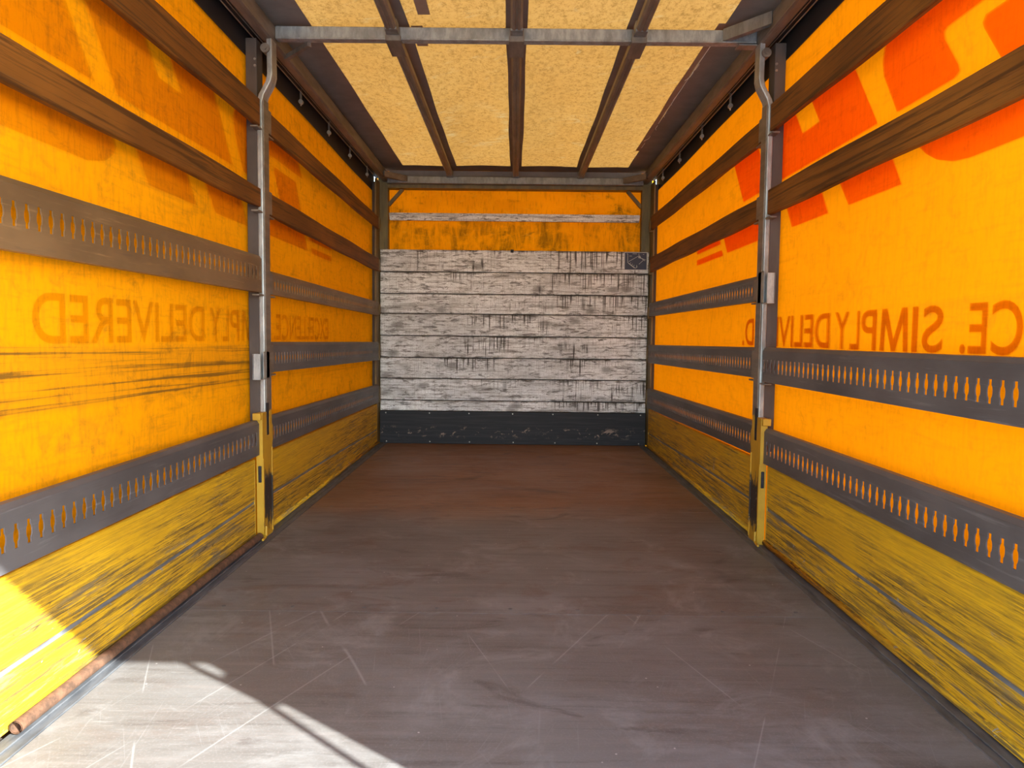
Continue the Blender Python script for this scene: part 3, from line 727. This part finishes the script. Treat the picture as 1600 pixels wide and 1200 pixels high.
# ------------------------------------------------------------------ slats
def wood_slat(s, ya, yb, za, zb, h0, h1, label, group):
    # za/zb: lower edge at near / far end; h0/h1: heights
    t_ = bmesh.new(); n = 24
    x_in, x_out = 1.209, 1.233
    R = []
    for i in range(n + 1):
        u = i / n; y = ya + (yb - ya) * u; z = za + (zb - za) * u; h = h0 + (h1 - h0) * u
        w1 = 0.0025 * math.sin(y * 6 + za * 7); w2 = 0.0025 * math.sin(y * 5 + za * 3 + 1)
        c = 0.004
        R.append([t_.verts.new((s * xx, y, zz)) for xx, zz in ((x_in, z + w1 + c), (x_in + c, z + w1), (x_out, z + w1), (x_out, z + h + w2), (x_in + c, z + h + w2), (x_in, z + h + w2 - c))])
    for p, q in zip(R, R[1:]):
        for k in range(6): t_.faces.new((p[k], p[(k + 1) % 6], q[(k + 1) % 6], q[k]))
    t_.faces.new(R[0][::-1]); t_.faces.new(R[-1])
    o = obj('wood_slat', t_, 'swood', loc=(s * 1.22, ya, za)); tag(o, label, 'slat', group); return o

def slot_slat(s, ya, yb, za, zb, h0, h1, label, group, pitch=0.048, slot_h=0.062, zc=0.5, m='slat'):
    root = thing('slotted_slat', (s * 1.22, ya, za), label, 'slat', group)
    b = bmesh.new(); n = int((yb - ya) / pitch); off = ((yb - ya) - n * pitch) / 2
    prof = [(0, -.5), (.0072, -.5), (.0072, -.27), (.0105, -.19), (.0120, -.08), (.0120, .08), (.0105, .19), (.0072, .27), (.0072, .5), (0, .5)]
    def zmap(y, v):   # v 0..1 over the height
        u = (y - ya) / (yb - ya); return za + (zb - za) * u + v * (h0 + (h1 - h0) * u)
    hh = (h0 + h1) / 2
    XI, XO = 1.2090, 1.2125
    cache = {}
    def V(y, v, x):
        k = (round(y, 5), round(v, 5), x)
        if k not in cache: cache[k] = b.verts.new((s * x, y, zmap(y, v)))
        return cache[k]
    def both(pts):
        for x in (XI, XO): b.faces.new([V(y, v, x) for y, v in pts])
    def wall(p, q): b.faces.new((V(*p, XI), V(*q, XI), V(*q, XO), V(*p, XO)))
    ends = [ya] + [ya + off + i * pitch for i in range(n + 1)] + [yb]
    if off > 1e-4:
        both([(ya, 0), (ya + off, 0), (ya + off, 1), (ya, 1)]); both([(yb - off, 0), (yb, 0), (yb, 1), (yb - off, 1)])
    for i in range(n):
        y0 = ya + off + i * pitch; yc = y0 + pitch / 2; y1 = y0 + pitch
        pv = [(dy, zc + q * slot_h / hh) for dy, q in prof]
        lo, hi = pv[0][1], pv[-1][1]
        lw = [(yc - dy, v) for dy, v in pv[1:-1]]; rw = [(yc + dy, v) for dy, v in pv[1:-1]]
        # strips left and right of the slot, then the bridges below and above it
        L = [(y0, 0), (yc - pv[1][0], 0)] + lw + [(yc - pv[-2][0], 1), (y0, 1)]
        R_ = [(yc + pv[1][0], 0), (y1, 0), (y1, 1), (yc + pv[-2][0], 1)] + rw[::-1]
        both(L); both(R_)
        both([(yc - pv[1][0], 0), (yc + pv[1][0], 0), rw[0], lw[0]])
        both([lw[-1], rw[-1], (yc + pv[-2][0], 1), (yc - pv[-2][0], 1)])
        loop = lw + rw[::-1]
        for p, q in zip(loop, loop[1:] + loop[:1]): wall(p, q)
    wall((ya, 0), (ya, 1)); wall((yb, 0), (yb, 1))
    # normalise: keep the plate on the inner side
    obj('slotted_web', b, m, root, (s * 1.22, ya, za))
    for nm, v, dz, lip in (('upper_flange', 1.0, 0.010, 1), ('lower_flange', 0.0, -0.004, -1)):
        b = bmesh.new(); R = []
        for y in (ya, (ya + yb) / 2, yb):
            z = zmap(y, v)
            if lip > 0: pts = ((1.2085, z - 0.003), (1.219, z + dz + 0.004), (1.236, z + dz + 0.006), (1.236, z - 0.03), (1.233, z - 0.03), (1.233, z), (1.2145, z - 0.004))
            else: pts = ((1.2085, z + 0.002), (1.2085, z + dz), (1.236, z + dz), (1.236, z + 0.03), (1.233, z + 0.03), (1.233, z), (1.2145, z + 0.002))
            R.append([b.verts.new((s * x, y, zz)) for x, zz in pts])
        for p, q in zip(R, R[1:]):
            mm = len(p)
            for k in range(mm): b.faces.new((p[k], p[(k + 1) % mm], q[(k + 1) % mm], q[k]))
        b.faces.new(R[0][::-1]); b.faces.new(R[-1])
        obj(nm, b, m, root, (s * 1.22, ya, za))
    return root

NE, FS, FE = 3.558, 3.665, 6.63      # near slats end / far slats start and end
gw, gs = 'wooden side slats', 'slotted steel side slats'
for s, side in ((-1, 'left'), (1, 'right')):
    wood_slat(s, YR + 0.1, NE, 1.985 if s < 0 else 1.973, 1.986 if s < 0 else 1.985, 0.135, 0.128, 'top brown wooden slat near the camera on the %s curtain' % side, gw)
    wood_slat(s, YR + 0.1, NE, 1.593 if s < 0 else 1.585, 1.604 if s < 0 else 1.592, 0.116, 0.092 if s < 0 else 0.122, 'second brown wooden slat near the camera on the %s curtain' % side, gw)
    wood_slat(s, FS + 0.01, FE, 1.982 if s < 0 else 1.965, 1.945 if s < 0 else 1.96, 0.107, 0.10 if s < 0 else 0.115, 'top brown wooden slat beyond the %s middle post' % side, gw)
    wood_slat(s, FS + 0.01, FE, 1.590, 1.568 if s < 0 else 1.585, 0.108, 0.115 if s < 0 else 0.130, 'second brown wooden slat beyond the %s middle post' % side, gw)
slot_slat(-1, YR + 0.1, NE, 1.200, 1.202, 0.158, 0.158, 'slotted steel slat coloured as if orange-lit, at eye height near camera on the left', gs, slot_h=0.062, zc=0.55, m='slat_lit')
slot_slat(-1, YR + 0.1, NE - 0.06, 0.422, 0.424, 0.148, 0.148, 'grey slotted steel slat resting above the near left yellow drop side', gs, zc=0.52)
slot_slat(1, YR + 0.1, NE, 0.806, 0.800, 0.146, 0.146, 'grey slotted steel slat just below the lettering near camera on the right', gs, zc=0.5)
slot_slat(1, YR + 0.1, NE - 0.06, 0.420, 0.410, 0.150, 0.150, 'grey slotted steel slat resting above the near right yellow drop side', gs, zc=0.5)
for s, side in ((-1, 'left'), (1, 'right')):
    d = -1 if s < 0 else 0
    slot_slat(s, FS, FE, 1.203 if s < 0 else 1.192, 1.180 if s < 0 else 1.195, 0.098 if s < 0 else 0.108, 0.102, 'upper slotted steel slat beyond the %s middle post' % side, gs, slot_h=0.055, zc=0.5, m='slat_lit' if s < 0 else 'slat')
    slot_slat(s, FS, FE, 0.813, 0.780, 0.132, 0.142, 'slotted steel slat at mid height beyond the %s middle post' % side, gs, slot_h=0.058)
    slot_slat(s, FS + 0.02, FE, 0.428, 0.398 if s < 0 else 0.375, 0.145, 0.14 if s < 0 else 0.158, 'lowest slotted steel slat beyond the %s middle post' % side, gs, slot_h=0.058)

# ------------------------------------------------------------------ drop sides
def drop_side(s, ya, yb, label, za=0.405, zb=0.400, gz=(0.165, 0.185)):
    t = thing('drop_side', (s * 1.24, ya, 0), label, 'drop side', 'yellow drop sides')
    def X(a, b): return tuple(sorted((s * a, s * b)))
    n = 20
    def plank(z0, z1):
        b = bmesh.new(); R = []
        for i in range(n + 1):
            u = i / n; y = ya + (yb - ya) * u
            lo, hi = z0(u), z1(u); c = 0.004
            R.append([b.verts.new((s * x, y, z)) for x, z in ((1.2300, lo + c), (1.2300 + c, lo), (1.255, lo), (1.255, hi), (1.2300 + c, hi), (1.2300, hi - c))])
        for p, q in zip(R, R[1:]):
            for k in range(6): b.faces.new((p[k], p[(k + 1) % 6], q[(k + 1) % 6], q[k]))
        b.faces.new(R[0][::-1]); b.faces.new(R[-1]); return b
    g = lambda u: gz[0] + (gz[1] - gz[0]) * u + 0.004 * math.sin(u * 5)
    obj('plank', plank(lambda u: g(u) + 0.006, lambda u: za + (zb - za) * u), 'ywood', t, (s * 1.24, ya, 0.2))
    obj('plank', plank(lambda u: 0.012, lambda u: g(u) - 0.006), 'ywood', t, (s * 1.24, ya, 0.02))
    b = bmesh.new(); R = []
    for i in range(n + 1):
        u = i / n; y = ya + (yb - ya) * u
        R.append([b.verts.new((s * x, y, z)) for x, z in ((1.2335, g(u) - 0.010), (1.2335, g(u) + 0.010), (1.25, g(u) + 0.010), (1.25, g(u) - 0.010))])
    for p, q in zip(R, R[1:]):
        for k in range(4): b.faces.new((p[k], p[(k + 1) % 4], q[(k + 1) % 4], q[k]))
    obj('joint_strip', b, 'groove', t, (s * 1.24, ya, 0.18))
    for y in (ya + 0.006, yb - 0.006):
        b = bmesh.new(); x0, x1 = X(1.2285, 1.256); box(b, x0, x1, y - 0.005, y + 0.005, 0.012, (za if y < (ya + yb) / 2 else zb) - 0.004, bev=0.001, seg=1); obj('end_trim', b, 'ysteel', t, (s * 1.24, y, 0.02))
    if not (s < 0 and ya < 2):
        b = bmesh.new(); tube(b, [(s * 1.228, ya, 0.022), (s * 1.228, yb, 0.022)], 0.013, 10); obj('bottom_tube', b, 'ywood', t, (s * 1.228, ya, 0.02), smooth=True)
    return t
drop_side(-1, YR + 0.064, 3.498, 'near left yellow drop side with sunlit corner and rusty tube at its foot', gz=(0.14, 0.195))
drop_side(-1, 3.665, 6.635, 'far left weathered yellow drop side beyond the middle post', 0.405, 0.375, (0.18, 0.145))
drop_side(1, YR + 0.064, 3.498, 'near right weathered yellow drop side under the slotted slat', 0.408, 0.395, (0.14, 0.19))
drop_side(1, 3.665, 6.635, 'far right weathered yellow drop side beyond the middle post', 0.398, 0.355, (0.18, 0.14))
t = thing('rusty_tube', (-1.205, 1.745, 0.012), 'rusty open steel tube lying along foot of left drop side', 'tube')
b = bmesh.new(); tube(b, [(-1.2055, 1.745, 0.0285), (-1.2055, 2.6, 0.0285), (-1.2055, 3.48, 0.0285)], 0.0165, 16, False)
tube(b, [(-1.2055, 3.48, 0.0285), (-1.2055, 1.745, 0.0285)], 0.0135, 16, False)
obj('tube', b, 'rust', t, (-1.2055, 1.745, 0.0285), smooth=True)

# ------------------------------------------------------------------ curtain rollers with hanging straps
for s, side, ys in ((-1, 'left', (4.38, 5.03, 5.66, 6.31)), (1, 'right', (4.38, 5.03, 5.70, 6.33))):
    for k, y in enumerate(ys):
        nm = ('nearest', 'second', 'third', 'farthest')[k]
        t = thing('curtain_roller', (s * 1.25, y, 2.34), 'small steel roller hook under the %s roof rail, %s of four' % (side, nm), 'hook', 'curtain roller hooks')
        b = bmesh.new(); box(b, s * 1.25 - 0.006, s * 1.25 + 0.006, y - 0.004, y + 0.004, 2.365, 2.43, bev=0.001, seg=1); obj('stem', b, 'rail', t, (s * 1.25, y, 2.4))
        b = bmesh.new(); tube(b, [(s * 1.25, y - 0.012, 2.352), (s * 1.25, y + 0.012, 2.352)], 0.013, 10); obj('wheel', b, 'steel', t, (s * 1.25, y, 2.352))
        b = bmesh.new(); tube(b, [(s * 1.25, y, 2.345), (s * 1.25, y - 0.004, 2.338), (s * 1.25, y, 2.328)], 0.004, 6); obj('hook_tip', b, 'steel', t, (s * 1.25, y, 2.335))

# ------------------------------------------------------------------ rear end behind the camera
for s, side in ((-1, 'left'), (1, 'right')):
    t = thing('rear_post', (s * 1.24, YR + 0.03, 0), 'rear corner post of the truck body on the %s behind the camera' % side, 'post', 'rear corner posts')
    b = bmesh.new(); x0, x1 = sorted((s * 1.205, s * 1.30)); box(b, x0, x1, YR - 0.012, YR + 0.06, -0.02, 2.50, bev=0.003, seg=1); obj('post', b, 'galv2', t, (s * 1.24, YR, 0))
    b = bmesh.new(); x0, x1 = sorted((s * 1.21, s * 1.25)); box(b, x0, x1, YR - 0.062, YR - 0.012, 1.385, 1.53, bev=0.006); obj('hinge', b, 'galv2', t, (s * 1.23, YR, 1.45))
t = thing('rear_header', (0, YR, 2.40), 'rear header beam of the truck body behind the camera', 'beam')
b = bmesh.new(); box(b, -1.205, 1.205, YR - 0.01, YR + 0.05, 2.40, 2.515, bev=0.003, seg=1); obj('beam', b, 'galv2', t, (0, YR, 2.4))
b = bmesh.new(); box(b, -1.30, 2.42, -0.363, YR - 0.02, 2.42, 2.428, bev=0.002, seg=1)  # unseen sheet added to cut off the sun on the floor
tag(obj('rear_blocker', b, 'guard', loc=(0, 0.1, 2.42)), 'unseen dark awning raised over the rear doorway behind the camera', 'blocker')
b = bmesh.new(); P = [(1.23, 0.455, 2.2), (1.23, 0.446, 1.70), (1.23, 0.468, 1.43), (1.23, 0.428, 1.17), (1.23, 0.40, 0.9), (1.23, 0.43, 0.6)]
for p, q in zip(P, P[1:]): bar(b, p, q, 0.022, 0.004, (1, 0, 0))
tag(obj('loose_strap', b, 'strap', loc=(1.23, 0.43, 0.6)), 'loose tension strap hanging at the right rear post', 'strap')
